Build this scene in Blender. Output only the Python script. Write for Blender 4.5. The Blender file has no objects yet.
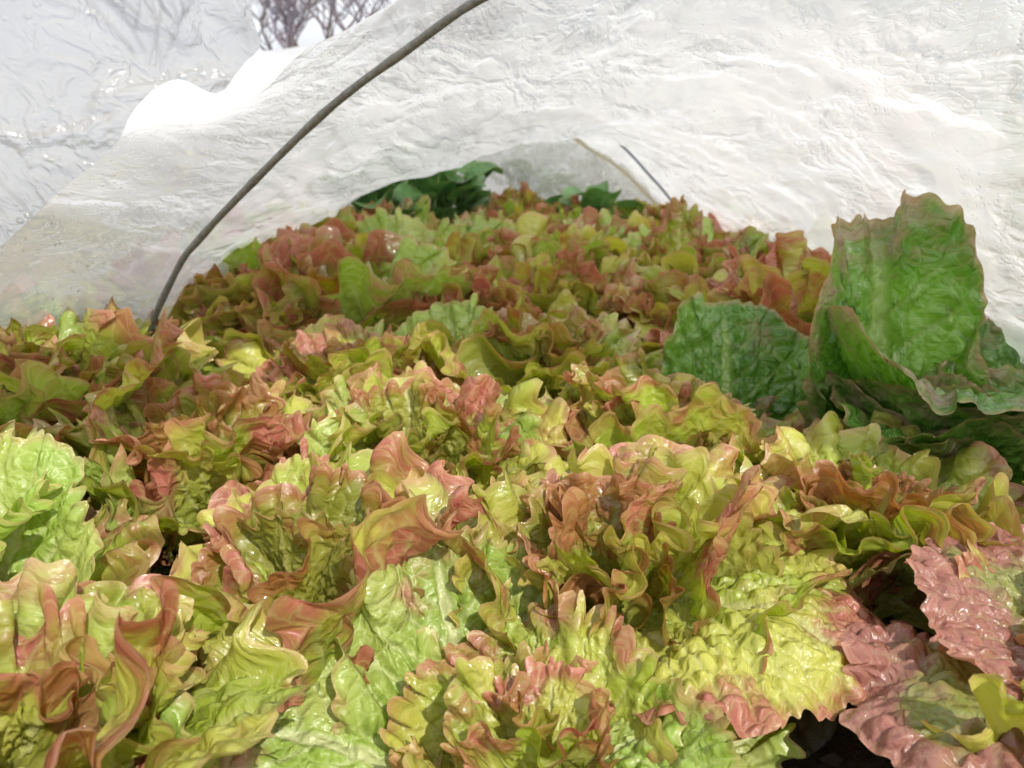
import bpy, math, random
import numpy as np
from mathutils import Vector, Matrix, Euler

scene = bpy.context.scene
COL = scene.collection
R = math.radians
random.seed(7)

# ------------------------------------------------------------------ helpers
def tag(o, label=None, cat=None, group=None, kind=None):
    if label: o['label'] = label
    if cat: o['category'] = cat
    if group: o['group'] = group
    if kind: o['kind'] = kind
    return o

def empty(name, loc=(0, 0, 0), rz=0.0):
    o = bpy.data.objects.new(name, None)
    COL.objects.link(o)
    o.location = loc
    o.rotation_euler = (0, 0, rz)
    o.empty_display_size = .02
    return o

def mesh_np(name, V, F, mat=None, attrs=None, uv=None, smooth=True):
    """V (n,3), F (m,4) quads or (m,3)"""
    me = bpy.data.meshes.new(name)
    V = np.asarray(V, dtype=np.float32); F = np.asarray(F, dtype=np.int32)
    k = F.shape[1]
    me.vertices.add(len(V)); me.vertices.foreach_set('co', V.ravel())
    me.loops.add(F.size); me.loops.foreach_set('vertex_index', F.ravel())
    me.polygons.add(len(F))
    me.polygons.foreach_set('loop_start', np.arange(0, F.size, k, dtype=np.int32))
    me.polygons.foreach_set('loop_total', np.full(len(F), k, dtype=np.int32))
    me.polygons.foreach_set('use_smooth', np.full(len(F), smooth))
    if uv is not None:
        l = me.uv_layers.new(name='UVMap')
        l.data.foreach_set('uv', np.asarray(uv, dtype=np.float32)[F.ravel()].ravel())
    if attrs:
        for an, av in attrs.items():
            a = me.attributes.new(an, 'FLOAT', 'POINT')
            a.data.foreach_set('value', np.asarray(av, dtype=np.float32).ravel())
    me.update(calc_edges=True)
    if mat: me.materials.append(mat)
    return me

def link(name, me, parent=None):
    o = bpy.data.objects.new(name, me)
    COL.objects.link(o)
    if parent: o.parent = parent
    return o

def grid_faces(nr, nc, mask=None):
    i = np.arange(nr - 1)[:, None]; j = np.arange(nc - 1)[None, :]
    a = i * nc + j
    F = np.stack([a, a + 1, a + nc + 1, a + nc], -1).reshape(-1, 4)
    return F

def sstep(a, b, x):
    t = np.clip((x - a) / (b - a), 0, 1)
    return t * t * (3 - 2 * t)

_perm = {}
def vnoise(x, y, seed=0):
    """2-D value noise in -1..1"""
    if seed not in _perm:
        rs = np.random.RandomState(seed + 1000)
        _perm[seed] = rs.uniform(-1, 1, (256, 256))
    T = _perm[seed]
    xi = np.floor(x).astype(int); yi = np.floor(y).astype(int)
    fx = x - xi; fy = y - yi
    fx = fx * fx * (3 - 2 * fx); fy = fy * fy * (3 - 2 * fy)
    a = T[xi % 256, yi % 256]; b = T[(xi + 1) % 256, yi % 256]
    c = T[xi % 256, (yi + 1) % 256]; d = T[(xi + 1) % 256, (yi + 1) % 256]
    return (a * (1 - fx) + b * fx) * (1 - fy) + (c * (1 - fx) + d * fx) * fy

def fbm(x, y, seed=0, oct=4, gain=.5, ridged=False):
    s = 0; a = 1; t = 0
    for k in range(oct):
        n = vnoise(x * 2 ** k + 17 * k, y * 2 ** k + 31 * k, seed + k)
        if ridged: n = 1 - 2 * np.abs(n)
        s = s + a * n; t += a; a *= gain
    return s / t

# ------------------------------------------------------------------ materials
def new_mat(name):
    m = bpy.data.materials.new(name); m.use_nodes = True
    nt = m.node_tree; nt.nodes.clear()
    return m, nt, nt.nodes, nt.links

def N(nodes, t, **kw):
    n = nodes.new(t)
    for k, v in kw.items():
        if k.startswith('i_'): n.inputs[k[2:].replace('_', ' ')].default_value = v
        else: setattr(n, k, v)
    return n

def mixc(nodes, links, fac, a, b, mode='MIX'):
    n = nodes.new('ShaderNodeMix'); n.data_type = 'RGBA'; n.blend_type = mode
    for sock, v in ((n.inputs[0], fac), (n.inputs[6], a), (n.inputs[7], b)):
        if hasattr(v, 'links'): links.new(v, sock)
        else: sock.default_value = v if not isinstance(v, tuple) else (*v, 1)
    return n.outputs[2]

def mth(nodes, links, op, a, b=None, clamp=False):
    n = nodes.new('ShaderNodeMath'); n.operation = op; n.use_clamp = clamp
    for s, v in zip(n.inputs, (a, b)):
        if v is None: continue
        if hasattr(v, 'links'): links.new(v, s)
        else: s.default_value = v
    return n.outputs[0]

def ramp(nodes, links, fac, stops):
    n = nodes.new('ShaderNodeValToRGB')
    e = n.color_ramp.elements
    while len(e) < len(stops): e.new(.5)
    for q, (p, c) in zip(e, stops):
        q.position = p; q.color = (*c, 1) if len(c) == 3 else c
    links.new(fac, n.inputs[0])
    return n.outputs[0]

def leaf_material(name, green_a, green_b, red_a, red_b, vein_col, red_bias=0.0, rough=.38, trans=.38, wet=1.0):
    m, nt, nd, lk = new_mat(name)
    out = N(nd, 'ShaderNodeOutputMaterial')
    uv = N(nd, 'ShaderNodeUVMap', uv_map='UVMap')          # metres on the leaf blade
    red = N(nd, 'ShaderNodeAttribute', attribute_name='red').outputs['Fac']
    vein = N(nd, 'ShaderNodeAttribute', attribute_name='vein').outputs['Fac']
    rim = N(nd, 'ShaderNodeAttribute', attribute_name='rim').outputs['Fac']
    oi = N(nd, 'ShaderNodeObjectInfo')
    # offset uv per object
    add = N(nd, 'ShaderNodeVectorMath', operation='ADD')
    sc = N(nd, 'ShaderNodeVectorMath', operation='SCALE'); sc.inputs[0].default_value = (7.3, 3.1, 5.7)
    lk.new(oi.outputs['Random'], sc.inputs['Scale'])
    lk.new(uv.outputs[0], add.inputs[0]); lk.new(sc.outputs[0], add.inputs[1])
    P = add.outputs[0]
    n1 = N(nd, 'ShaderNodeTexNoise', i_Scale=32.0, i_Detail=3.0, i_Roughness=.62); lk.new(P, n1.inputs['Vector'])
    patch = N(nd, 'ShaderNodeAttribute', attribute_name='patch').outputs['Fac']
    sepc = N(nd, 'ShaderNodeSeparateColor'); lk.new(n1.outputs['Color'], sepc.inputs[0])
    n3 = N(nd, 'ShaderNodeTexNoise', i_Scale=330.0, i_Detail=1.5, i_Roughness=.65); lk.new(P, n3.inputs['Vector'])
    # fine vein net : crinkled voronoi edges
    wadd = N(nd, 'ShaderNodeVectorMath', operation='MULTIPLY_ADD')
    wadd.inputs[1].default_value = (.012, .012, .012)
    lk.new(n1.outputs['Color'], wadd.inputs[0]); lk.new(P, wadd.inputs[2])
    vo = N(nd, 'ShaderNodeTexVoronoi', feature='DISTANCE_TO_EDGE', i_Scale=85.0); lk.new(wadd.outputs[0], vo.inputs['Vector'])
    # colours
    gm = N(nd, 'ShaderNodeMapRange'); lk.new(patch, gm.inputs[0])
    gm.inputs[1].default_value = .35; gm.inputs[2].default_value = .65
    g = mixc(nd, lk, gm.outputs[0], green_a, green_b)
    hv = N(nd, 'ShaderNodeHueSaturation')
    rr = N(nd, 'ShaderNodeMapRange'); lk.new(oi.outputs['Random'], rr.inputs[0])
    rr.inputs[3].default_value = .85; rr.inputs[4].default_value = 1.15
    lk.new(rr.outputs[0], hv.inputs['Value']); lk.new(g, hv.inputs['Color'])
    g = hv.outputs[0]
    rm = N(nd, 'ShaderNodeMapRange'); lk.new(n1.outputs['Fac'], rm.inputs[0])
    rm.inputs[1].default_value = .38; rm.inputs[2].default_value = .62
    pk = mth(nd, lk, 'MULTIPLY', mth(nd, lk, 'SUBTRACT', red, .72), 1.1)
    rc = mixc(nd, lk, mth(nd, lk, 'ADD', mth(nd, lk, 'MULTIPLY', rm.outputs[0], .7), pk, clamp=True), red_a, red_b)
    # red amount: attribute pushed by noise and by the object's own randomness
    f = mth(nd, lk, 'SUBTRACT', n1.outputs['Fac'], .5)
    f = mth(nd, lk, 'MULTIPLY', f, 2.1)
    f = mth(nd, lk, 'ADD', f, red)
    r2 = N(nd, 'ShaderNodeMapRange'); lk.new(oi.outputs['Random'], r2.inputs[0])
    r2.inputs[3].default_value = -.12 + red_bias; r2.inputs[4].default_value = .13 + red_bias
    f = mth(nd, lk, 'ADD', f, r2.outputs[0])
    fm = N(nd, 'ShaderNodeMapRange'); lk.new(f, fm.inputs[0]); fm.interpolation_type = 'SMOOTHSTEP'
    fm.inputs[1].default_value = .22; fm.inputs[2].default_value = 1.05
    c = mixc(nd, lk, fm.outputs[0], g, rc)
    # veins and vein net paler and greener
    ve = N(nd, 'ShaderNodeMapRange'); lk.new(vo.outputs['Distance'], ve.inputs[0])
    ve.inputs[1].default_value = .0; ve.inputs[2].default_value = .07
    ve.inputs[3].default_value = .30; ve.inputs[4].default_value = .0
    vf = mth(nd, lk, 'MAXIMUM', mth(nd, lk, 'MULTIPLY', vein, .85), ve.outputs[0])
    c = mixc(nd, lk, vf, c, vein_col)
    # rim a thread paler
    c = mixc(nd, lk, mth(nd, lk, 'MULTIPLY', rim, .45), c, (.62, .34, .22) if red_bias > -.5 else (.45, .42, .16))
    # bump
    b1 = N(nd, 'ShaderNodeMapRange'); lk.new(vo.outputs['Distance'], b1.inputs[0]); b1.interpolation_type = 'SMOOTHSTEP'
    b1.inputs[1].default_value = 0; b1.inputs[2].default_value = .45
    h = mth(nd, lk, 'ADD', b1.outputs[0], mth(nd, lk, 'MULTIPLY', n3.outputs['Fac'], .38))
    h = mth(nd, lk, 'ADD', h, mth(nd, lk, 'MULTIPLY', n1.outputs['Fac'], .9))
    bp = N(nd, 'ShaderNodeBump', i_Strength=.8, i_Distance=.0024); lk.new(h, bp.inputs['Height'])
    pr = N(nd, 'ShaderNodeBsdfPrincipled')
    lk.new(c, pr.inputs['Base Color']); lk.new(bp.outputs[0], pr.inputs['Normal'])
    rgh = N(nd, 'ShaderNodeMapRange'); lk.new(n1.outputs['Fac'], rgh.inputs[0])
    rgh.inputs[1].default_value = .3; rgh.inputs[2].default_value = .7
    rgh.inputs[3].default_value = rough - .12; rgh.inputs[4].default_value = rough + .10
    lk.new(rgh.outputs[0], pr.inputs['Roughness'])
    pr.inputs['Specular IOR Level'].default_value = .5
    # thin film of water
    wm = N(nd, 'ShaderNodeMapRange'); lk.new(sepc.outputs[1], wm.inputs[0])
    wm.inputs[1].default_value = .45; wm.inputs[2].default_value = .58; wm.inputs[4].default_value = 1.0 * wet
    lk.new(wm.outputs[0], pr.inputs['Coat Weight'])
    pr.inputs['Coat Roughness'].default_value = .075
    bc = N(nd, 'ShaderNodeBump', i_Strength=1.0, i_Distance=.0024); lk.new(n3.outputs['Fac'], bc.inputs['Height'])
    lk.new(bc.outputs[0], pr.inputs['Coat Normal'])
    tr = N(nd, 'ShaderNodeBsdfTranslucent')
    hs = N(nd, 'ShaderNodeHueSaturation'); hs.inputs['Saturation'].default_value = 1.15; hs.inputs['Value'].default_value = 1.25
    lk.new(c, hs.inputs['Color'])
    lk.new(hs.outputs[0], tr.inputs['Color']); lk.new(bp.outputs[0], tr.inputs['Normal'])
    mx = N(nd, 'ShaderNodeMixShader', i_Fac=trans)
    lk.new(pr.outputs[0], mx.inputs[1]); lk.new(tr.outputs[0], mx.inputs[2])
    lk.new(mx.outputs[0], out.inputs[0])
    return m

M_RED = leaf_material('red_leaf', (.50, .50, .09), (.34, .42, .05), (.33, .140, .060), (.48, .165, .115), (.56, .56, .22), wet=1)
M_PALE = leaf_material('pale_leaf', (.46, .54, .13), (.34, .48, .08), (.42, .22, .09), (.48, .25, .15), (.62, .66, .32), red_bias=-.2)
M_GREEN = leaf_material('green_leaf', (.17, .34, .05), (.09, .23, .03), (.30, .21, .11), (.36, .29, .19), (.34, .48, .15), red_bias=-.02, rough=.36, trans=.3)
M_HEART = leaf_material('heart_leaf', (.34, .34, .06), (.26, .28, .04), (.36, .12, .045), (.34, .17, .07), (.40, .38, .12), red_bias=.1)
M_BRONZE = leaf_material('bronze_leaf', (.30, .34, .07), (.24, .26, .05), (.27, .12, .075), (.40, .17, .13), (.42, .34, .17), red_bias=.05, rough=.34)
M_SPIN = leaf_material('spinach_leaf', (.14, .30, .09), (.09, .22, .055), (.14, .24, .09), (.12, .24, .08), (.22, .36, .15), red_bias=-.9, trans=.2, wet=.3)

def cmask(nd, lk, P):
    n = N(nd, 'ShaderNodeTexNoise', i_Scale=6.0, i_Detail=2.0); lk.new(P, n.inputs['Vector'])
    r = N(nd, 'ShaderNodeMapRange'); lk.new(n.outputs['Fac'], r.inputs[0])
    r.inputs[1].default_value = .42; r.inputs[2].default_value = .58; r.inputs[3].default_value = .06
    return r.outputs[0]

def film_material(name, alpha=.1, tint=(.86, .86, .86), specks=True, bump=.5, through=.8):
    m, nt, nd, lk = new_mat(name)
    out = N(nd, 'ShaderNodeOutputMaterial')
    tc = N(nd, 'ShaderNodeTexCoord')
    mp = N(nd, 'ShaderNodeMapping'); lk.new(tc.outputs['Object'], mp.inputs[0])
    P = mp.outputs[0]
    st = N(nd, 'ShaderNodeMapping'); st.inputs['Scale'].default_value = (1, .35, 1); lk.new(tc.outputs['Object'], st.inputs[0])
    n1 = N(nd, 'ShaderNodeTexNoise', i_Scale=5.0, i_Detail=5.0, i_Roughness=.6, i_Distortion=1.2); lk.new(P, n1.inputs['Vector'])
    n2 = N(nd, 'ShaderNodeTexNoise', i_Scale=10.0, i_Detail=4.0, i_Roughness=.5, i_Distortion=.7); lk.new(st.outputs[0], n2.inputs['Vector'])
    n3 = N(nd, 'ShaderNodeTexNoise', i_Scale=46.0, i_Detail=3.0, i_Distortion=.6); lk.new(st.outputs[0], n3.inputs['Vector'])
    # ridges from noise: |n-.5|
    def ridge(o, w):
        a = mth(nd, lk, 'ABSOLUTE', mth(nd, lk, 'SUBTRACT', o, .5))
        r = N(nd, 'ShaderNodeMapRange'); r.interpolation_type = 'SMOOTHSTEP'; lk.new(a, r.inputs[0])
        r.inputs[1].default_value = 0; r.inputs[2].default_value = w
        r.inputs[3].default_value = 1; r.inputs[4].default_value = 0
        return r.outputs[0]
    h = mth(nd, lk, 'ADD', mth(nd, lk, 'MULTIPLY', ridge(n2.outputs['Fac'], .09), 1.0),
            mth(nd, lk, 'MULTIPLY', ridge(n3.outputs['Fac'], .10), .22))
    h = mth(nd, lk, 'MULTIPLY', h, cmask(nd, lk, P))
    h = mth(nd, lk, 'ADD', h, mth(nd, lk, 'MULTIPLY', n2.outputs['Fac'], 1.6))
    dv = N(nd, 'ShaderNodeTexVoronoi', i_Scale=120.0); lk.new(P, dv.inputs['Vector'])
    dr = N(nd, 'ShaderNodeMapRange'); dr.interpolation_type = 'SMOOTHSTEP'; lk.new(dv.outputs['Distance'], dr.inputs[0])
    dr.inputs[1].default_value = .10; dr.inputs[2].default_value = .34; dr.inputs[3].default_value = 1; dr.inputs[4].default_value = 0
    dm = N(nd, 'ShaderNodeMapRange'); lk.new(n1.outputs['Fac'], dm.inputs[0])
    dm.inputs[1].default_value = .50; dm.inputs[2].default_value = .60
    h = mth(nd, lk, 'ADD', h, mth(nd, lk, 'MULTIPLY', mth(nd, lk, 'MULTIPLY', dr.outputs[0], dm.outputs[0]), .45))
    bp = N(nd, 'ShaderNodeBump', i_Strength=bump, i_Distance=.008); lk.new(h, bp.inputs['Height'])
    cm = N(nd, 'ShaderNodeMapRange'); lk.new(n1.outputs['Fac'], cm.inputs[0])
    cm.inputs[1].default_value = .3; cm.inputs[2].default_value = .7
    c = mixc(nd, lk, cm.outputs[0], tuple(v * .93 for v in tint), tint)
    df = N(nd, 'ShaderNodeBsdfDiffuse'); tl = N(nd, 'ShaderNodeBsdfTranslucent')
    if specks:
        vo = N(nd, 'ShaderNodeTexVoronoi', i_Scale=42.0); lk.new(P, vo.inputs['Vector'])
        sm = N(nd, 'ShaderNodeMapRange'); lk.new(vo.outputs['Distance'], sm.inputs[0])
        sm.inputs[1].default_value = .06; sm.inputs[2].default_value = .11
        sm.inputs[3].default_value = 1; sm.inputs[4].default_value = 0
        pk = N(nd, 'ShaderNodeTexNoise', i_Scale=3.2, i_Detail=2.0); lk.new(P, pk.inputs['Vector'])
        pm = N(nd, 'ShaderNodeMapRange'); lk.new(pk.outputs['Fac'], pm.inputs[0])
        pm.inputs[1].default_value = .53; pm.inputs[2].default_value = .60
        sp = mth(nd, lk, 'MULTIPLY', sm.outputs[0], pm.outputs[0])
        c = mixc(nd, lk, mth(nd, lk, 'MULTIPLY', sp, .75), c, (.16, .10, .06))
    lk.new(c, df.inputs[0]); lk.new(c, tl.inputs[0])
    lk.new(bp.outputs[0], df.inputs['Normal']); lk.new(bp.outputs[0], tl.inputs['Normal'])
    m1 = N(nd, 'ShaderNodeMixShader', i_Fac=through); lk.new(df.outputs[0], m1.inputs[1]); lk.new(tl.outputs[0], m1.inputs[2])
    gl = N(nd, 'ShaderNodeBsdfGlossy', i_Roughness=.08); lk.new(bp.outputs[0], gl.inputs['Normal'])
    fr = N(nd, 'ShaderNodeFresnel', i_IOR=1.45); lk.new(bp.outputs[0], fr.inputs['Normal'])
    m2 = N(nd, 'ShaderNodeMixShader'); lk.new(mth(nd, lk, 'MINIMUM', mth(nd, lk, 'MULTIPLY', fr.outputs[0], 1.6), .45), m2.inputs[0])
    lk.new(m1.outputs[0], m2.inputs[1]); lk.new(gl.outputs[0], m2.inputs[2])
    tp = N(nd, 'ShaderNodeBsdfTransparent')
    m3 = N(nd, 'ShaderNodeMixShader', i_Fac=1 - alpha); lk.new(tp.outputs[0], m3.inputs[1]); lk.new(m2.outputs[0], m3.inputs[2])
    lk.new(m3.outputs[0], out.inputs[0])
    return m

M_FILM = film_material('milky_polythene', .16, (.81, .808, .80), bump=.9, through=.93)
M_FLAP = film_material('thin_polythene', .14, (.86, .87, .90), specks=False, bump=.9)
M_END = film_material('stained_polythene', .25, (.86, .87, .80), bump=.9)
M_WHITE = film_material('white_polythene', .02, (.93, .93, .93), specks=False, bump=.5, through=.35)

def simple(name, col, rough=.6, metal=0, noise=None, bump=0, scale=30, col2=None):
    m, nt, nd, lk = new_mat(name)
    out = N(nd, 'ShaderNodeOutputMaterial'); pr = N(nd, 'ShaderNodeBsdfPrincipled')
    tc = N(nd, 'ShaderNodeTexCoord')
    n = N(nd, 'ShaderNodeTexNoise', i_Scale=scale, i_Detail=8.0, i_Roughness=.65); lk.new(tc.outputs['Object'], n.inputs['Vector'])
    mr = N(nd, 'ShaderNodeMapRange'); lk.new(n.outputs['Fac'], mr.inputs[0]); mr.inputs[1].default_value = .35; mr.inputs[2].default_value = .65
    c = mixc(nd, lk, mr.outputs[0], col, col2 or tuple(v * .6 for v in col))
    lk.new(c, pr.inputs['Base Color'])
    pr.inputs['Roughness'].default_value = rough; pr.inputs['Metallic'].default_value = metal
    if bump:
        b = N(nd, 'ShaderNodeBump', i_Strength=1.0, i_Distance=bump); lk.new(n.outputs['Fac'], b.inputs['Height'])
        lk.new(b.outputs[0], pr.inputs['Normal'])
    lk.new(pr.outputs[0], out.inputs[0])
    return m

M_SOIL = simple('dark_soil', (.050, .034, .024), .85, bump=.012, scale=90, col2=(.018, .013, .011))
M_OUT = simple('pale_ground', (.42, .38, .30), .9, bump=.02, scale=2, col2=(.30, .29, .17))
M_WIRE = simple('grey_wire', (.30, .29, .27), .5, metal=.2, bump=.0006, scale=140, col2=(.17, .165, .15))
M_WIRE2 = simple('blue_grey_wire', (.32, .35, .42), .45, metal=.4, bump=.0003, scale=140)
M_BARK = simple('bark', (.17, .16, .22), .9, scale=3, col2=(.16, .12, .11))
M_DEAD = simple('blackened_leaf', (.020, .017, .016), .35, bump=.003, scale=90)
M_SEAM = simple('yellowed_tape', (.78, .74, .60), .6, scale=30, col2=(.70, .62, .46))
M_STALK = simple('stalk', (.34, .42, .16), .5, scale=40)

# ------------------------------------------------------------------ lettuce leaf
def leaf_mesh(name, seed, L=.17, width=.62, nr=34, nt=110, a0=60, a1=0, cup=1.0, ruf=1.0, big=1.0,
              mat=None, redness=1.0, blister=1.0, twist=0.0, roll=0.0, fine=1.0, th=82, curlback=0.0, freq=1.0, rb=0.0):
    rs = np.random.RandomState(seed)
    t = np.linspace(-1, 1, nt)[None, :]
    r = (np.linspace(0.02, 1, nr) ** .82)[:, None]
    # outline
    Rt = 1 - .30 * np.abs(t) ** 2.6 + .05 * vnoise(t * 3 + 5, t * 0 + seed, seed % 50) + .035 * fine * vnoise(t * 13, t * 0 + seed, 3) * 1.0
    Rt = Rt + sstep(.86, 1, r) * (.030 * fine * vnoise(t * 22 + seed, r * 0 + 2.5, 4))
    ang = t * R(th)
    x = r * Rt * np.sin(ang) * width
    y = r * Rt * np.cos(ang)
    neck = .22 + .78 * sstep(.0, .48, r)
    x = x * neck
    # make the two base corners tuck in
    # ruffles (normal, tangential)
    wt = t + .10 * vnoise(t * 3.1, t * 0 + 1.5, seed % 97) + .035 * vnoise(t * 9.1, t * 0 + 3.5, seed % 89)
    n1 = rs.uniform(1.8, 2.8); n2 = freq * rs.uniform(5.5, 8.5); n3 = rs.uniform(15, 20)
    p1, p2, p3 = rs.uniform(0, 6.28, 3)
    m1 = .7 + .5 * vnoise(t * 2.3, t * 0, seed % 83); m2 = .75 + .95 * vnoise(t * 5.3, t * 0 + 2, seed % 79)
    m3 = .75 + .8 * vnoise(t * 9.3, t * 0 + 4, seed % 73)
    q1 = r ** 2.6; q2 = sstep(.60, 1.0, r) ** 1.2; q3 = sstep(.80, .99, r) ** 1.3
    lag = 1.3 * (1 - r)      # ruffles slant a little
    A1 = .070 * big * q1 * m1; A2 = .066 * ruf * q2 * m2; A3 = .034 * ruf * fine * q3 * m3
    P1 = wt * n1 * math.pi + p1; P2 = wt * n2 * math.pi + p2 + lag + 1.1 * vnoise(t * 3.2, r * 3 + seed, 52); P3 = wt * n3 * math.pi + p3 + 2 * lag + 1.6 * vnoise(t * 6.5, r * 7 + seed, 53)
    nn = A1 * np.sin(P1) + A2 * np.sin(P2) + A3 * np.sin(P3)
    tg = -.46 * A2 * np.sin(2 * P2 + .25) - .42 * A3 * np.sin(2 * P3 + .3) - .30 * A1 * np.sin(2 * P1)
    # radial shortening where it ruffles
    rad = -.30 * A2 * np.abs(np.sin(P2)) - .5 * A3 * np.cos(2 * P3)
    n4 = rs.uniform(30, 40); rad = rad + .016 * fine * sstep(.90, 1.0, r) * np.sin(wt * n4 * math.pi + 2 * vnoise(t * 11, r * 0 + seed, 57)) * (.5 + vnoise(t * 8, r * 0 + 3 + seed, 58))
    x = x + tg * np.cos(ang) + rad * np.sin(ang)
    y = y - tg * np.sin(ang) * .6 + rad * np.cos(ang)
    # blisters between the veins
    X0 = (r * Rt * np.sin(ang) * width * neck); Y0 = (r * Rt * np.cos(ang)) + 0 * t
    npnt = 230
    pts = np.stack([rs.uniform(-width, width, npnt), rs.uniform(0, 1.05, npnt)], 1)
    wx = X0 + .02 * vnoise(X0 * 14, Y0 * 14, 11); wy = Y0 + .02 * vnoise(X0 * 14 + 9, Y0 * 14, 12)
    d = np.sqrt((wx[..., None] - pts[:, 0]) ** 2 + ((wy[..., None] - pts[:, 1]) * .8) ** 2)
    d.partition(1, axis=-1)
    e = d[..., 1] - d[..., 0]
    dome = sstep(-.004, .06, e)
    # vein lines
    ax = np.abs(X0)
    vphase = (Y0 - ax * .95 - .12 * ax * ax + .012 * vnoise(X0 * 8, Y0 * 8, 21)) * 7.5 + .3 * np.sign(X0)
    vd = np.abs(vphase - np.round(vphase)) / 7.5
    lat = (1 - sstep(.003, .017, vd)) * sstep(.0, .12, Y0) * (1 - sstep(.7, .98, r)) * .75
    midw = .026 * (1.15 - r) + .005
    mid = (1 - sstep(midw * .6, midw * 1.6, ax)) * (1 - sstep(.75, 1, r))
    vein = np.clip(np.maximum(lat, mid), 0, 1)
    nn = nn + blister * (.030 * (dome ** .7 - .5) * sstep(.05, .3, r) * (1 - .5 * sstep(.8, 1, r)) - .010 * lat - .014 * mid)
    nn = nn + .02 * vnoise(X0 * 5 + seed, Y0 * 5, 31)
    # cup across
    nn = nn + cup * (X0 ** 2) * .9
    # edge curls back/down
    nn = nn - curlback * sstep(.7, 1, r) ** 2 * .10
    # bend along length
    K = 200
    s = np.linspace(-.25, 1.35, K)
    f = np.clip(s, 0, 1.2)
    an = np.radians(a0 + (a1 - a0) * (f ** 1.35))
    cy = np.concatenate([[0], np.cumsum(np.cos(an[:-1]) * (s[1] - s[0]))]); cz = np.concatenate([[0], np.cumsum(np.sin(an[:-1]) * (s[1] - s[0]))])
    i0 = np.interp(0, s, cy); j0 = np.interp(0, s, cz)
    yy = y + 0 * x
    Yc = np.interp(yy, s, cy) - i0; Zc = np.interp(yy, s, cz) - j0; An = np.interp(yy, s, an)
    # sideways roll (twist about the midrib)
    if twist or roll:
        ta = R(twist) * yy + R(roll)
        x, nn = x * np.cos(ta) - nn * np.sin(ta), x * np.sin(ta) + nn * np.cos(ta)
    V = np.stack([x + 0 * yy, Yc - nn * np.sin(An), Zc + nn * np.cos(An)], -1) * L
    # red towards the margin
    edge = r + 0 * t
    lownoise = vnoise(X0 * 4 + seed * .37, Y0 * 4, 41)
    red = redness * (sstep(.60, 1.0, edge + .20 * lownoise) * 1.0 + .24 * lownoise + .15 * (dome - .5)) - .25 * vein - .03 + rb
    rim = sstep(.965, 1.0, edge)
    uvm = np.stack([X0 * L + seed * .013, Y0 * L], -1)
    n = nr * nt
    return mesh_np(name, V.reshape(n, 3), grid_faces(nr, nt), mat,
                   {'red': red.reshape(n), 'vein': vein.reshape(n), 'rim': rim.reshape(n),
                    'patch': (.5 + .5 * vnoise(X0 * 3.3 + seed * .7, Y0 * 3.3, 45)).reshape(n)}, uv=uvm.reshape(n, 2))

def ring_params(q, rnd, style):
    """q 0 outer .. 1 inner -> leaf parameters"""
    if style == 'frilly':
        L = .225 - .085 * q + rnd.uniform(-.022, .022)
        a0 = 60 + 28 * q + rnd.uniform(-9, 9)
        a1 = 2 + 60 * q ** 1.1 + rnd.uniform(-34, 26)
        return dict(L=L, a0=a0, a1=a1, rb=rnd.choice((-.12, -.08, -.04, .0, .06, .14)), cup=.2 + .8 * q + rnd.uniform(-.5, .5), ruf=1.0 + .35 * q + rnd.uniform(-.25, .25),
                    big=.8 + .5 * q + rnd.uniform(-.2, .3), width=.80 + .22 * rnd.random() - .12 * q, twist=rnd.uniform(-24, 24), roll=rnd.uniform(-14, 14),
                    redness=.60 + .2 * q + rnd.uniform(-.28, .36), blister=1.25)
    else:
        L = .30 - .12 * q + rnd.uniform(-.02, .02)
        a0 = 62 + 24 * q + rnd.uniform(-6, 6)
        a1 = 5 + 68 * q + rnd.uniform(-12, 12)
        return dict(L=L, a0=a0, a1=a1, cup=1.3 + .8 * q, ruf=.34, big=.65, width=.50 + .08 * rnd.random(), fine=.45,
                    twist=rnd.uniform(-18, 18), roll=rnd.uniform(-8, 8), redness=.72 + rnd.uniform(-.15, .15), blister=.8)

def pick_mat(q, rnd):
    if q > .72: return M_HEART if rnd.random() < .75 else M_RED
    if rnd.random() < .26 - .1 * q: return M_PALE
    return M_RED

FAR = {}
def far_pool():
    rnd = random.Random(99)
    for b in range(5):
        q = b / 4
        for v in range(5):
            p = ring_params(q, rnd, 'frilly'); p['redness'] -= .16; p['big'] *= 1.2
            FAR[(b, v)] = leaf_mesh('leaf', 5000 + b * 10 + v, nr=24, nt=150, mat=pick_mat(q, rnd), freq=1.3, **p)

def far_plant_leaves(root, n, rnd, scale):
    ga = rnd.uniform(0, 6.28)
    for i in range(n):
        q = i / (n - 1)
        b = min(4, int(q * 4 + rnd.random() * .9)); v = rnd.randrange(5)
        o = link('leaf', FAR[(b, v)], root)
        ga += 2.39996 + rnd.uniform(-.25, .25)
        rr = .028 * (1 - q)
        o.location = (-math.sin(ga) * rr, math.cos(ga) * rr, .01 + .05 * q)
        o.rotation_euler = (rnd.uniform(-.12, .12), rnd.uniform(-.12, .12), ga)
        s = scale * rnd.uniform(.9, 1.12); o.scale = (s, s, s)

def near_plant(root, n, seed, style='frilly', scale=1.0, nr=36, nt=120, skip=None, over=None):
    rnd = random.Random(seed)
    ga = rnd.uniform(0, 6.28)
    for i in range(n):
        q = i / (n - 1)
        p = ring_params(q, rnd, style)
        ga += 2.39996 + rnd.uniform(-.22, .22)
        if skip and skip(ga % (2 * math.pi), q): continue
        m = M_GREEN if style != 'frilly' else pick_mat(q, rnd)
        if over: p.update(over)
        p['L'] *= scale
        me = leaf_mesh('leaf', seed * 131 + i * 7, nr=nr, nt=nt, mat=m, **p)
        o = link('leaf', me, root)
        rr = .028 * (1 - q)
        o.location = (-math.sin(ga) * rr, math.cos(ga) * rr, .01 + .05 * q)
        o.rotation_euler = (rnd.uniform(-.08, .08), rnd.uniform(-.08, .08), ga)

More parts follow.
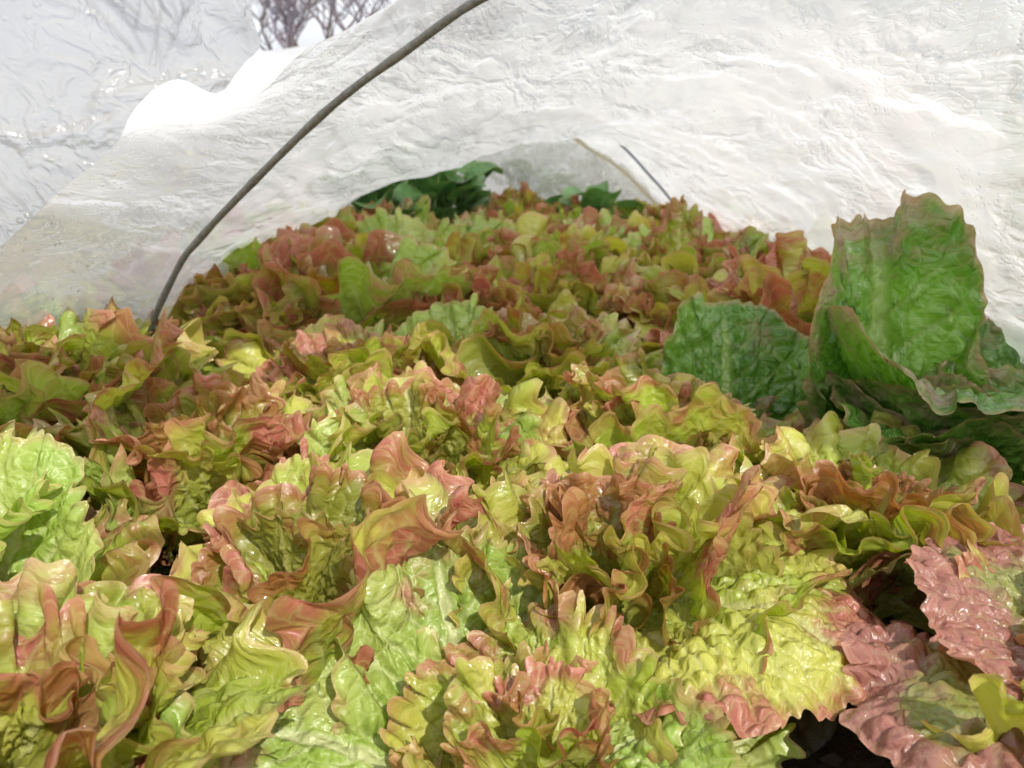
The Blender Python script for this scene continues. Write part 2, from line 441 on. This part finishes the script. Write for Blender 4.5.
def hero_leaf(root, az, seed, loc=(0, 0, .01), mat=None, tilt=(0, 0), **p):
    """az: compass heading of the leaf in degrees, 0 = +Y (away from camera), 90 = -X, world-aligned"""
    me = leaf_mesh('leaf', seed, nr=52, nt=280, mat=mat, **p)
    o = link('leaf', me, root)
    o.location = loc
    o.rotation_euler = (R(tilt[0]), R(tilt[1]), R(az) - root.rotation_euler.z)
    return o

def stem(root, h=.05, rad=.016):
    k = 10; V = []; 
    for z, rr in ((-.01, rad * 1.1), (h * .5, rad), (h, rad * .5), (h * 1.1, .001)):
        for j in range(k):
            a = j / k * 2 * math.pi; V.append((rr * math.cos(a), rr * math.sin(a), z))
    F = [[i * k + j, i * k + (j + 1) % k, (i + 1) * k + (j + 1) % k, (i + 1) * k + j] for i in range(3) for j in range(k)]
    return link('stem', mesh_np('stem', V, F, M_STALK), root)

GROUP = 'lettuces planted across the bed'
def plant(x, y, label, n=24, seed=1, style='frilly', scale=1.0, far=False, cat='lettuce', group=GROUP, name='red_leaf_lettuce', z=0.0, **kw):
    root = empty(name, (x, y, z))
    tag(root, label, cat, group)
    stem(root)
    if far: far_plant_leaves(root, n, random.Random(seed), scale)
    else: near_plant(root, n, seed, style, scale, **kw)
    return root

far_pool()

# ------------------------------------------------------------------ tubes
def tube_mesh(name, pts, rad, mat, k=10, jitter=0):
    pts = [Vector(p) for p in pts]
    V = []; n = len(pts)
    up = Vector((0, 1, .3)).normalized()
    for i, p in enumerate(pts):
        d = (pts[min(i + 1, n - 1)] - pts[max(i - 1, 0)]).normalized()
        a = d.cross(up).normalized(); b = a.cross(d).normalized()
        rr = (rad[i] if isinstance(rad, (list, tuple)) else rad) * (1 + jitter * math.sin(i * 1.7) * math.sin(i * .61))
        for j in range(k):
            t = j / k * 2 * math.pi
            V.append(p + a * (rr * math.cos(t)) + b * (rr * math.sin(t)))
    F = [[i * k + j, i * k + (j + 1) % k, (i + 1) * k + (j + 1) % k, (i + 1) * k + j] for i in range(n - 1) for j in range(k)]
    return mesh_np(name, [tuple(v) for v in V], F, mat)

def resample(P, n, smooth=True):
    P = np.array(P, float)
    # Catmull-Rom
    Q = []
    m = len(P)
    for i in range(m - 1):
        p0 = P[max(i - 1, 0)]; p1 = P[i]; p2 = P[i + 1]; p3 = P[min(i + 2, m - 1)]
        for u in np.linspace(0, 1, 12, endpoint=False):
            Q.append(.5 * ((2 * p1) + (-p0 + p2) * u + (2 * p0 - 5 * p1 + 4 * p2 - p3) * u * u + (-p0 + 3 * p1 - 3 * p2 + p3) * u ** 3))
    Q.append(P[-1]); Q = np.array(Q)
    d = np.concatenate([[0], np.cumsum(np.linalg.norm(np.diff(Q, axis=0), axis=1))]); d /= d[-1]
    s = np.linspace(0, 1, n)
    return np.stack([np.interp(s, d, Q[:, k]) for k in range(3)], 1)

def D1(x): return .95 - .583 * x
H1xz = [(-.675, -.05), (-.66, .06), (-.612, .185), (-.530, .300), (-.516, .312), (-.434, .380), (-.275, .500), (-.165, .565), (-.055, .622), (.12, .675), (.3, .64), (.5, .48), (.6, .25), (.64, 0), (.65, -.05)]
H1 = [(x, D1(x), z) for x, z in H1xz]
H2 = [(x, 2.8 + .05 * x, z) for x, z in [(-.68, -.05), (-.67, 0), (-.61, .2), (-.46, .36), (-.20, .46), (.03, .485), (.13, .46), (.22, .400), (.30, .320), (.379, .232), (.44, .12), (.49, 0), (.50, -.05)]]
h = link('wire_hoop', tube_mesh('wire_hoop', resample(H1, 90), .0050, M_WIRE, 12, .12))
tag(h, 'thick grey wire hoop in front, bending over the lettuces at the left', 'wire hoop', 'hoops holding up the plastic')
h = link('wire_hoop', tube_mesh('wire_hoop', resample(H2, 70), .0046, M_WIRE2, 10, .05))
tag(h, 'thin blue-grey hoop far back, at the right below the sagging plastic', 'wire hoop', 'hoops holding up the plastic')

# ------------------------------------------------------------------ polythene tunnel
HEM = [(-.76, 1.02, -.03), (-.748, 1.0, .10), (-.70, .99, .22), (-.64, .97, .33), (-.601, .96, .409), (-.523, .95, .442), (-.459, .94, .474), (-.396, .92, .488), (-.335, .91, .496), (-.282, .9, .520), (-.237, .88, .553), (-.187, .87, .574), (-.14, .86, .596), (-.072, .83, .625), (.02, .79, .672), (.15, .70, .70), (.33, .60, .655), (.52, .50, .49), (.65, .45, .25), (.70, .45, 0), (.71, .45, -.03)]
NS = 330
def outset(P, d):
    P = P.copy(); c = np.array([0, 0, .2])
    v = P - c; v[:, 1] = 0
    v /= np.linalg.norm(v, axis=1)[:, None] + 1e-6
    return P + v * d
rows = []; 
hem = resample(HEM, NS); h1 = outset(resample(H1, NS), .012); h2 = outset(resample(H2, NS), .012)
h1[:, 0] *= 1.0
h3 = h2.copy(); h3[:, 1] = 3.75; h3[:, 2] *= .95
s = np.linspace(0, 1, NS)
topw = np.sin(np.pi * s) ** 1.3
def span(A, B, n, sag, inn=.0, p=1.0):
    for w in np.linspace(0, 1, n, endpoint=False):
        k = (4 * w * (1 - w)) ** p
        Q = A * (1 - w) + B * w
        Q[:, 2] -= sag * k * topw
        Q[:, 0] += -np.sign(Q[:, 0]) * inn * k * np.sin(np.pi * s) * (np.abs(Q[:, 0]) / .6)
        rows.append(Q)
span(hem, h1, 26, .0)
span(h1, h2, 150, .13, -.03, .85)
span(h2, h3, 50, .10, .0)
G = np.array(rows)                      # rows, NS, 3
nrw = len(G)
yy = G[..., 1]; S = np.broadcast_to(s[None, :], yy.shape) * 1.9
# outward direction
c = G - np.array([0, 0, .15]); c[..., 1] = 0; c /= np.linalg.norm(c, axis=-1, keepdims=True) + 1e-6
rowi = np.linspace(0, 1, nrw)[:, None]
crease = fbm(yy * 3.0 + 2 * S, S * 9, 60, 4, .55, True)
crease2 = fbm(yy * 9 + 3 * fbm(yy * 3, S * 3, 64, 2), S * 12, 66, 4, .6, True)
wide = fbm(yy * 2.2, S * 2.6, 70, 3)
fold = fbm(yy * 1.2 + 9, S * 22 + 2 * wide, 74, 3, .5)
near = np.minimum(1, np.abs(np.arange(nrw)[:, None] - 26) / 14.0)   # tight over the hoop
disp = (.020 * wide + .012 * crease + .0055 * crease2 + .006 * fold) * (.25 + .75 * near)
rt = sstep(.52, .8, s)[None, :]
cre3 = fbm(yy * 5 + 6 * S + 1.5 * wide, yy * 1.5 - S * 2, 140, 4, .6, True)
disp = disp + (.004 + .016 * rt) * cre3 * sstep(-.2, .4, fbm(yy * 1.7, S * 1.9, 144, 2))
disp *= sstep(-3, 16, np.arange(nrw, dtype=float))[:, None]
disp *= (.35 + .65 * np.sin(np.pi * np.clip(s, .0, 1))[None, :] ** .5)
G = G + c * disp[..., None]
cover = empty('polythene_cover', (0, 1.2, 0))
tag(cover, 'milky crinkled plastic sheet stretched over the hoops above the lettuces', 'plastic cover')
V = G.reshape(-1, 3) - np.array([0, 1.2, 0])
link('sheet', mesh_np('sheet', V, grid_faces(nrw, NS), M_FILM), cover)

# loose front flap, thrown back towards the camera
E = resample([(-.80, .70, .12), (-.62, .60, .27), (-.493, .58, .350), (-.407, .57, .388), (-.36, .57, .418), (-.31, .56, .454), (-.274, .56, .480), (-.260, .56, .500), (-.247, .57, .515), (-.231, .57, .520), (-.220, .58, .513), (-.211, .585, .513), (-.197, .59, .530), (-.185, .59, .541), (-.19, .59, .56), (-.184, .6, .574), (-.165, .64, .610), (-.10, .72, .66), (0, .80, .68)], 190)
T = resample([(-.86, .66, .25), (-.78, .58, .50), (-.62, .47, .68), (-.44, .44, .78), (-.28, .46, .82), (-.1, .60, .77), (.02, .80, .69)], 190)
ww = np.linspace(0, 1, 70)[:, None, None]
Fg = E[None] * (1 - ww) + T[None] * ww
bul = np.sin(np.pi * ww[..., 0]) * .03
Fg[..., 1] -= bul
u = np.linspace(0, 2, 190)[None, :]
Fg[..., 1] += (.25 + .75 * ww[..., 0]) * (.012 * fbm(u * 7, ww[..., 0] * 6, 80, 4, .55, True) + .02 * fbm(u * 2.2, ww[..., 0] * 2, 84, 2))
link('loose_flap', mesh_np('loose_flap', Fg.reshape(-1, 3) - np.array([0, 1.2, 0]), grid_faces(70, 190), M_FLAP), cover)

# stained end sheet hanging across the far end
nu, nv = 120, 90
U = np.linspace(0, 1, nu)[None, :]; W = np.linspace(0, 1, nv)[:, None]
xe = -.34 + .78 * U + 0 * W
ztop = .47 - .9 * np.clip(xe - .12, 0, 1) - .25 * np.clip(-.1 - xe, 0, 1)
zbot = .30 - .26 * (xe + .3)
zbot = np.where(xe > .15, .06, np.clip(zbot, .06, .4)) * (1 - 0 * U)
ze = ztop * (1 - W) + np.minimum(zbot, ztop - .02) * W
ye = 3.12 + .05 * fbm(xe * 6, ze * 5, 90, 4, .55, True) - .22 * W * .5 + .02 * fbm(xe * 20, ze * 20, 93, 3)
endr = tag(link('end_sheet', mesh_np('end_sheet', np.stack([xe, ye, ze], -1).reshape(-1, 3), grid_faces(nv, nu), M_END)),
           'stained greyish plastic sheet hanging across the far end of the tunnel', 'plastic sheet')
seam = [(.02 + .36 * k / 8, 2.99 + .0 * k, .475 - .035 * k - .01 * math.sin(k)) for k in range(9)]
sp = resample(seam, 40)
sv = []
for i, p in enumerate(sp):
    w = .006 + .002 * math.sin(i * .9)
    sv += [(p[0] - w, p[1], p[2] - w * .5), (p[0] + w, p[1] - .004, p[2] + w * .7)]
sf = [[2 * i, 2 * i + 1, 2 * i + 3, 2 * i + 2] for i in range(len(sp) - 1)]
sm = link('tape', mesh_np('tape', sv, sf, M_SEAM)); sm.parent = endr

# ------------------------------------------------------------------ ground
def sheet(name, x0, x1, y0, y1, nx, ny, z, amp, mat, seed=0, f=6):
    X, Y = np.meshgrid(np.linspace(x0, x1, nx), np.linspace(y0, y1, ny))
    Z = z + amp * fbm(X * f, Y * f, seed, 5, .55)
    o = link(name, mesh_np(name, np.stack([X, Y, Z], -1).reshape(-1, 3), grid_faces(ny, nx), mat))
    return tag(o, kind='structure')
sheet('soil', -1.0, 1.0, -.9, 4.2, 240, 600, .0, .022, M_SOIL, 5, 14)
sheet('ground', -300, 300, -300, 300, 60, 60, -.06, .02, M_OUT, 6, .2)

#PLANTS
HI = dict(nr=40, nt=260)
A = plant(.055, .68, 'lettuce in the middle foreground with tight curled heart and pale blistered leaf facing the camera', n=16, seed=11, skip=lambda g, q: q < .66 and 1.0 < g < 4.4, **HI)
hero_leaf(A, -118, 903, loc=(.03, -.02, .10), mat=M_RED, L=.205, a0=36, a1=-52, cup=-.3, ruf=.75, big=.7, width=.85, rb=.14, redness=.85, blister=1.25)
hero_leaf(A, -172, 904, loc=(.0, -.02, .09), mat=M_RED, L=.15, a0=46, a1=-70, cup=-.4, ruf=.9, big=.9, width=.8, redness=1.0, blister=1.3)
B = plant(-.38, .88, 'lettuce on the left with a dark green hollow under its upright yellow-green leaf', n=12, seed=12, **HI)
hero_leaf(B, 10, 911, loc=(0, .05, .01), mat=M_RED, L=.20, a0=84, a1=70, cup=.3, ruf=1.0, big=.9, width=.75, redness=.8, blister=1.0)
C = plant(-.33, .43, 'purple-brown lettuce at the bottom left, its lower leaf dark and blistered', n=12, seed=15, **HI)
hero_leaf(C, -30, 921, loc=(0, .02, .05), mat=M_RED, L=.17, a0=70, a1=0, cup=.2, ruf=1.1, big=1.2, width=.72, redness=1.2, blister=1.2)
D = plant(.41, .52, 'large glossy pinkish brown lettuce filling the bottom right corner', n=13, seed=14, scale=1.05, skip=lambda g, q: q < .6 and .6 < g < 2.4, **HI)
hero_leaf(D, 118, 931, loc=(-.01, .02, .09), mat=M_BRONZE, L=.215, a0=38, a1=-40, cup=-.2, ruf=.55, big=.7, width=.95, rb=.62, redness=1.1, blister=1.6)
hero_leaf(D, 48, 932, loc=(0, .03, .09), mat=M_BRONZE, L=.18, a0=52, a1=-12, cup=.1, ruf=.6, big=.7, width=.85, rb=.42, redness=1.1, blister=1.2)
hero_leaf(C, 165, 922, loc=(.02, -.02, .04), mat=M_HEART, L=.165, a0=45, a1=-15, cup=-.2, ruf=.7, big=.8, width=.85, rb=.4, redness=1.2, blister=1.8)
P0 = plant(.0, .50, 'pale green lettuce at the bottom edge with big blistered leaf leaning away', n=8, seed=13, scale=.6, **HI)
hero_leaf(P0, 30, 901, loc=(-.02, .02, .0), mat=M_PALE, L=.24, a0=40, a1=68, cup=.25, ruf=.75, big=.7, width=.62, redness=.75, blister=1.6)
hero_leaf(P0, 84, 902, loc=(-.04, .01, .03), mat=M_PALE, L=.22, a0=24, a1=4, cup=.4, ruf=.8, big=.6, width=.60, redness=.85, blister=.8, roll=20)
hero_leaf(P0, -68, 905, loc=(.05, .03, .02), mat=M_PALE, L=.15, a0=16, a1=6, cup=.4, ruf=.9, big=.8, width=.55, redness=.35, blister=.8, roll=-14)
hero_leaf(P0, -140, 906, loc=(.05, .0, .03), mat=M_RED, L=.13, a0=40, a1=-10, cup=.2, ruf=1.0, big=.9, width=.75, redness=1.0, blister=1.2)
Y1 = plant(-.56, .60, 'yellow-green lettuce at the left edge with one broad smooth leaf in the sun', n=13, seed=16, scale=1.12, **HI)
hero_leaf(Y1, -15, 961, loc=(.10, .0, .0), mat=M_PALE, L=.25, a0=80, a1=45, cup=.6, ruf=.6, big=.8, width=.62, redness=.3, blister=.9)
plant(-.155, .92, 'lettuce left of the picture centre with hanging pink-edged frills around a green leaf', n=14, seed=17, **HI)
plant(.12, .98, 'lettuce just above the picture centre with bright pink and cream frilled tips', n=14, seed=18, **HI)
plant(.30, .80, 'pink crinkled lettuce right of centre, in front of the big green lettuce', n=13, seed=19, scale=.92, **HI)
plant(-.19, .655, 'lettuce between the front heart and the left edge, with dusky rose upper frills', n=12, seed=21, skip=lambda g, q: q < .8 and 2.4 < g < 4.5, **HI)
plant(.62, .72, 'reddish lettuce at the right edge below the big green leaves', n=12, seed=20, nr=34, nt=110)
# green, smoother lettuce on the right
G = plant(.47, 1.00, 'tall green romaine-like lettuce at the right with smooth broad leaves and brownish rims', n=14, seed=31,
          style='smooth', group='green smooth-leaved lettuces', name='green_lettuce', scale=.86, **HI)
hero_leaf(G, 14, 941, loc=(-.065, .03, .0), mat=M_GREEN, L=.42, a0=92, a1=62, cup=2.2, ruf=.35, big=.9, width=.36, redness=.62, rb=.0, blister=1.5, twist=20, fine=.5)
hero_leaf(G, -50, 942, loc=(.05, .02, .0), mat=M_GREEN, L=.29, a0=80, a1=50, cup=1.2, ruf=.35, big=.8, width=.60, redness=.65, blister=1.2, fine=.5)
hero_leaf(G, 172, 943, loc=(.0, -.0, .12), mat=M_GREEN, L=.22, a0=66, a1=-22, cup=.9, ruf=.45, big=.8, width=.95, redness=.7, blister=1.2, fine=.5)
hero_leaf(G, 130, 944, loc=(-.02, -.02, .05), mat=M_GREEN, L=.22, a0=70, a1=0, cup=.9, ruf=.4, big=.7, width=.7, redness=.6, blister=1.2, fine=.5)
G2 = plant(.235, 1.06, 'lower green lettuce with a rounded cupped leaf, left of the tall green one', n=10, seed=32,
          style='smooth', group='green smooth-leaved lettuces', name='green_lettuce', scale=.52, **HI)
hero_leaf(G2, 3, 951, loc=(0, .0, .04), mat=M_GREEN, L=.26, a0=74, a1=60, cup=1.0, ruf=.5, big=1.0, width=.60, twist=-14, redness=.40, rb=-.12, blister=1.5, fine=.4)
plant(.66, 1.28, 'green lettuce against the right plastic wall, half out of the picture', n=13, seed=33,
      style='smooth', group='green smooth-leaved lettuces', name='green_lettuce', scale=.8, nr=34, nt=110)

MID = [
    (-.62, .96, 'yellow and pink lettuce at the left edge below the foot of the front hoop'),
    (-.45, 1.40, 'lettuce growing around the foot of the front wire hoop'),
    (-.665, 1.08, 'lettuce squeezed against the left plastic wall, outside the foot of the front hoop'),
    (-.585, 1.52, 'lettuce against the left wall just behind the foot of the front hoop'),
    (-.27, 1.17, 'lettuce with dusky pink tips to the right of the foot of the front hoop'),
    (-.02, 1.25, 'lettuce with a broad bright yellow-green leaf above the picture centre'),
    (.42, 1.42, 'orange-red lettuce standing up just left of the tall green lettuce'),
    (.22, 1.55, 'low frilly lettuce directly behind the rounded green cupped leaf'),
    (.27, 1.88, 'tall lettuce with a pointed dusky pink leaf rising below the foot of the far hoop'),
]
for k, (x, y, lb) in enumerate(MID):
    o_ = plant(x, y, lb, n=14, seed=50 + k, nr=26, nt=150, scale=1.35 if x > .4 else (1.34 if y < 1.2 else 1.3) if x < -.55 else 1.05)
    if 'bright yellow-green' in lb:
        hero_leaf(o_, 5, 971, loc=(-.12, .0, .02), mat=M_PALE, L=.225, a0=84, a1=48, cup=.4, ruf=1.0, big=.8, width=.72, redness=.30, blister=1.3)
    if 'pointed dusky' in lb:
        hero_leaf(o_, 10, 972, loc=(.01, .02, .03), mat=M_RED, L=.29, a0=88, a1=70, cup=.8, ruf=1.0, big=.8, width=.42, redness=.95, rb=.08, blister=1.2)
        hero_leaf(o_, -70, 973, loc=(.05, .02, .03), mat=M_RED, L=.25, a0=70, a1=50, cup=.6, ruf=1.0, big=.8, width=.6, redness=1.0, rb=.12, blister=1.2)
    if 'orange-red' in lb:
        hero_leaf(o_, 12, 974, loc=(-.02, .0, .04), mat=M_RED, L=.285, a0=88, a1=66, cup=.5, ruf=1.0, big=.8, width=.44, redness=1.05, rb=.12, blister=1.2)
rnd = random.Random(5)
row = 0; y = 1.46
while y < 3.0:
    xs = [-.54, -.33, -.10, .13, .36, .56] if row % 2 == 0 else [-.47, -.22, .02, .25, .46]
    for x in xs:
        if y > 2.3 and x < -.30: continue
        if y < 1.7 and x > .05: continue
        if y > 2.55 and abs(x) > .4: continue
        if y > 1.95:
            lb = 'small red-tipped lettuce crowded at the far end before the dark green plants'
            g = 'distant lettuces at the far end of the bed'
        elif x < -.05:
            lb = 'red-tipped lettuce in the crowded middle of the bed, beneath the left plastic wall'
            g = 'lettuces crowded along the left plastic wall'
        else:
            lb = 'red-tipped lettuce in the crowded middle of the bed, beneath the sagging roof plastic'
            g = 'lettuces crowded under the sagging plastic'
        plant(x + rnd.uniform(-.03, .03), y + rnd.uniform(-.03, .03), lb, n=12, seed=rnd.randrange(9999), far=True, scale=rnd.uniform(1.08, 1.24) * (1.22 if x < -.4 else 1.08 if abs(x) > .3 and y < 2.1 else 1) * ((.95 if x > -.12 else .92) if y > 2.1 else 1), group=g)
    y += .235; row += 1

# dark green broad-leaved plants at the far end
def spoon_leaf(name, seed, L):
    return leaf_mesh(name, seed, L=L, width=.62, nr=14, nt=30, a0=70, a1=10, cup=.9, ruf=.05, big=.3, mat=M_SPIN, redness=0, blister=.5, fine=.1, th=88)
SP = [spoon_leaf('leaf', 7000 + k, .10) for k in range(5)]
def broad_plant(x, y, hgt, n, label, seed, spread=.10):
    rnd = random.Random(seed)
    root = empty('leafy_green_plant', (x, y, 0)); tag(root, label, 'green plant', 'dark green plants at the far end')
    for i in range(n):
        a = rnd.uniform(0, 6.28); zz = hgt * rnd.uniform(.35, 1)
        rr = spread * rnd.uniform(.2, 1)
        px, py = -math.sin(a) * rr, math.cos(a) * rr
        st = link('stalk', tube_mesh('stalk', [(0, 0, .0), (px * .3, py * .3, zz * .5), (px, py, zz)], [.004, .0032, .0024], M_STALK, 6), root)
        lf = link('leaf', SP[rnd.randrange(5)], root)
        s_ = rnd.uniform(.75, 1.25)
        lf.location = (px, py, zz); lf.scale = (s_, s_, s_)
        lf.rotation_euler = (rnd.uniform(-.9, .1), rnd.uniform(-.3, .3), a + rnd.uniform(-.5, .5))
for x, y, hh, lb in [(-.46, 2.30, .33, 'dark green leafy plant at the far left, half under the plastic edge'),
                 (-.35, 2.55, .41, 'tallest dark green leafy plant, at the far left under the plastic'),
                 (-.28, 2.66, .33, 'dark green leafy plant right of the tallest one, below the hanging stained sheet'),
                 (-.10, 2.90, .19, 'low dark green plant in the middle of the far end, under the stained sheet'),
                 (.145, 2.75, .32, 'dark green plant with round leaves standing in front of the stained end sheet'),
                 (-.05, 3.3, .28, 'green plant behind the stained end sheet, seen faintly through it')]:
    broad_plant(x, y, hh, 9 if x > .1 else 30, lb, int(x * 100 + 500))

# blackened dead leaves lying in the gap between the lettuces
for k, (x, y, a, lb) in enumerate([(.20, .58, 30, 'blackened withered leaf on the dark soil in the gap, the left one'),
                               (.24, .52, 140, 'blackened withered leaf on the dark soil in the gap, nearest the camera'),
                               (.27, .60, 250, 'blackened withered leaf on the dark soil in the gap, under the pink lettuce')]):
    o = link('dead_leaf', leaf_mesh('dead_leaf', 8000 + k, L=.09, width=.5, nr=20, nt=50, a0=25, a1=-20, cup=1.5, ruf=.7, mat=M_DEAD, redness=0))
    o.location = (x, y, .02); o.rotation_euler = (.1, .2, R(a))
    tag(o, lb, 'dead leaf', 'dead leaves on the soil')
rnd = random.Random(77)
V = []; F = []
for k in range(700):
    x = rnd.uniform(-.7, .7); y = rnd.uniform(.1, 1.4); r_ = rnd.uniform(.003, .011)
    b = len(V); z = .012
    for dx, dy, dz in ((1, 0, 0), (-1, 0, 0), (0, 1, 0), (0, -1, 0), (0, 0, 1), (0, 0, -1)):
        V.append((x + dx * r_ * rnd.uniform(.6, 1.2), y + dy * r_ * rnd.uniform(.6, 1.2), z + dz * r_ * rnd.uniform(.5, 1)))
    F += [[b + i for i in f] for f in ((0, 2, 4), (2, 1, 4), (1, 3, 4), (3, 0, 4), (2, 0, 5), (1, 2, 5), (3, 1, 5), (0, 3, 5))]
tag(link('soil_crumbs', mesh_np('soil_crumbs', V, F, M_SOIL, smooth=False)), kind='stuff', label='dark crumbs of soil scattered between the lettuces')


# ------------------------------------------------------------------ bare trees outside
def bare_tree(x, y, h, seed, label):
    rnd = random.Random(seed)
    root = empty('bare_tree', (x, y, -.05)); tag(root, label, 'tree', 'bare trees beyond the bed')
    segs = []
    def grow(p, d, ln, rad, depth):
        pts = [p]; q = p.copy(); dd = d.copy()
        for k in range(4):
            dd = (dd + Vector((rnd.uniform(-.22, .22), rnd.uniform(-.22, .22), rnd.uniform(-.05, .16)))).normalized()
            q = q + dd * (ln / 4); pts.append(q.copy())
        segs.append((pts, [rad * (1 - .11 * k) for k in range(5)], depth))
        if depth < 6:
            for k in range(3 if depth else 4):
                e = Vector((rnd.uniform(-1, 1), rnd.uniform(-1, 1), rnd.uniform(-.2, .6)))
                nd_ = (dd * .55 + e * .75).normalized()
                i = rnd.choice((2, 3, 4)) if k else 4
                grow(pts[i], nd_, ln * rnd.uniform(.58, .78), rad * .60, depth + 1)
    grow(Vector((0, 0, 0)), Vector((0, 0, 1)), h * .30, h * .016, 0)
    for nm, sel in (('trunk', lambda d: d < 1), ('branches', lambda d: d >= 1)):
        V = []; F = []
        for pts, rad, dep in segs:
            if not sel(dep): continue
            k = 8 if dep < 2 else 4
            m = tube_mesh('t', pts, rad, None, k)
            b = len(V)
            V += [tuple(v.co) for v in m.vertices]
            F += [[b + i for i in pl.vertices] for pl in m.polygons]
            bpy.data.meshes.remove(m)
        link(nm, mesh_np(nm, V, F, M_BARK), root)
for bx, by, bh, bs, bl in [(-1.75, 7.5, 2.7, 3, 'bare bushy tree outside, left one of those filling the gap above the front hoop'),
                           (-3.4, 8.5, 3.0, 4, 'bare bushy tree outside behind the loose flap at upper left'),
                           (-2.35, 9.0, 3.0, 8, 'bare tangled tree in the middle of the gap in the plastic at the top'),
                           (-1.2, 8.6, 2.6, 9, 'bare brown tree outside, rightmost of those behind the plastic edge')]:
    bare_tree(bx, by, bh, bs, bl)

# white tunnel added outside on the left to fill the gaps with brightness
XS = resample([(-.75, 0, -.08), (-.72, 0, .25), (-.55, 0, .60), (-.25, 0, .80), (0, 0, .86), (.25, 0, .80), (.55, 0, .60), (.72, 0, .25), (.75, 0, -.08)], 80)
YY = np.linspace(-5.5, 5.5, 240)
NT = np.stack([np.broadcast_to(XS[None, :, 0], (240, 80)), np.broadcast_to(YY[:, None], (240, 80)), np.broadcast_to(XS[None, :, 2], (240, 80))], -1).copy()
NT[..., 2] -= .05 * np.sin(NT[..., 1] * math.pi / 1.3) ** 2 * (NT[..., 2] > .2) * (NT[..., 2] - .2)
NT[..., 2] += .015 * fbm(NT[..., 1] * 3, NT[..., 0] * 5, 120, 4, .55, True) * (NT[..., 2] > .05)
nb = link('added_white_tunnel', mesh_np('added_white_tunnel', NT.reshape(-1, 3), grid_faces(240, 80), M_WHITE))
nb.location = (-3.2, 6.0, 0); nb.rotation_euler = (0, 0, R(62))
tag(nb, 'added white plastic tunnel outside, making the gaps at upper left bright white', 'plastic cover')

# ------------------------------------------------------------------ light, camera
SUN_EL, SUN_AZ = 44, 153          # azimuth clockwise from +Y (north)
w = bpy.data.worlds.new('World'); scene.world = w; w.use_nodes = True
nt = w.node_tree; bg = nt.nodes['Background']
sky = nt.nodes.new('ShaderNodeTexSky'); sky.sky_type = 'NISHITA'; sky.sun_disc = False
sky.sun_elevation = R(SUN_EL); sky.sun_rotation = R(SUN_AZ); sky.air_density = 1.0; sky.dust_density = 6.0
cl = nt.nodes.new('ShaderNodeTexNoise'); cl.inputs['Scale'].default_value = 2.2; cl.inputs['Detail'].default_value = 6
tcw = nt.nodes.new('ShaderNodeTexCoord'); mpw = nt.nodes.new('ShaderNodeMapping'); mpw.inputs['Scale'].default_value = (1, 1, 3)
nt.links.new(tcw.outputs['Generated'], mpw.inputs[0]); nt.links.new(mpw.outputs[0], cl.inputs['Vector'])
crm = nt.nodes.new('ShaderNodeMapRange'); nt.links.new(cl.outputs['Fac'], crm.inputs[0])
crm.inputs[1].default_value = .3; crm.inputs[2].default_value = .55; crm.inputs[3].default_value = .45; crm.inputs[4].default_value = .95
cmx = nt.nodes.new('ShaderNodeMix'); cmx.data_type = 'RGBA'
nt.links.new(crm.outputs[0], cmx.inputs[0]); nt.links.new(sky.outputs[0], cmx.inputs[6]); cmx.inputs[7].default_value = (6.6, 6.8, 7.2, 1)
nt.links.new(cmx.outputs[2], bg.inputs[0]); bg.inputs[1].default_value = .15
sl = bpy.data.lights.new('sun', 'SUN'); sl.energy = 3.9; sl.angle = R(.6); sl.color = (1, .96, .90)
so = bpy.data.objects.new('sun', sl); COL.objects.link(so)
az = R(SUN_AZ); el = R(SUN_EL)
sd = Vector((math.sin(az) * math.cos(el), math.cos(az) * math.cos(el), math.sin(el)))
so.rotation_euler = (-sd).to_track_quat('-Z', 'Y').to_euler()

cam = bpy.data.cameras.new('camera'); co = bpy.data.objects.new('camera', cam); COL.objects.link(co)
co.location = (0, 0, .5); co.rotation_euler = (R(90 - 17), 0, R(2.46))
cam.sensor_width = 36; cam.lens = 31.18; cam.clip_start = .02; cam.clip_end = 2000
cam.dof.use_dof = True; cam.dof.focus_distance = .72; cam.dof.aperture_fstop = 9.0
scene.camera = co
vs = scene.view_settings
vs.view_transform = 'Standard'; vs.look = 'None'; vs.exposure = 0.18; vs.gamma = 1
cy = scene.cycles
cy.transparent_max_bounces = 8; cy.max_bounces = 6; cy.diffuse_bounces = 4; cy.glossy_bounces = 2; cy.transmission_bounces = 4
cy.use_adaptive_sampling = True; cy.adaptive_threshold = .03
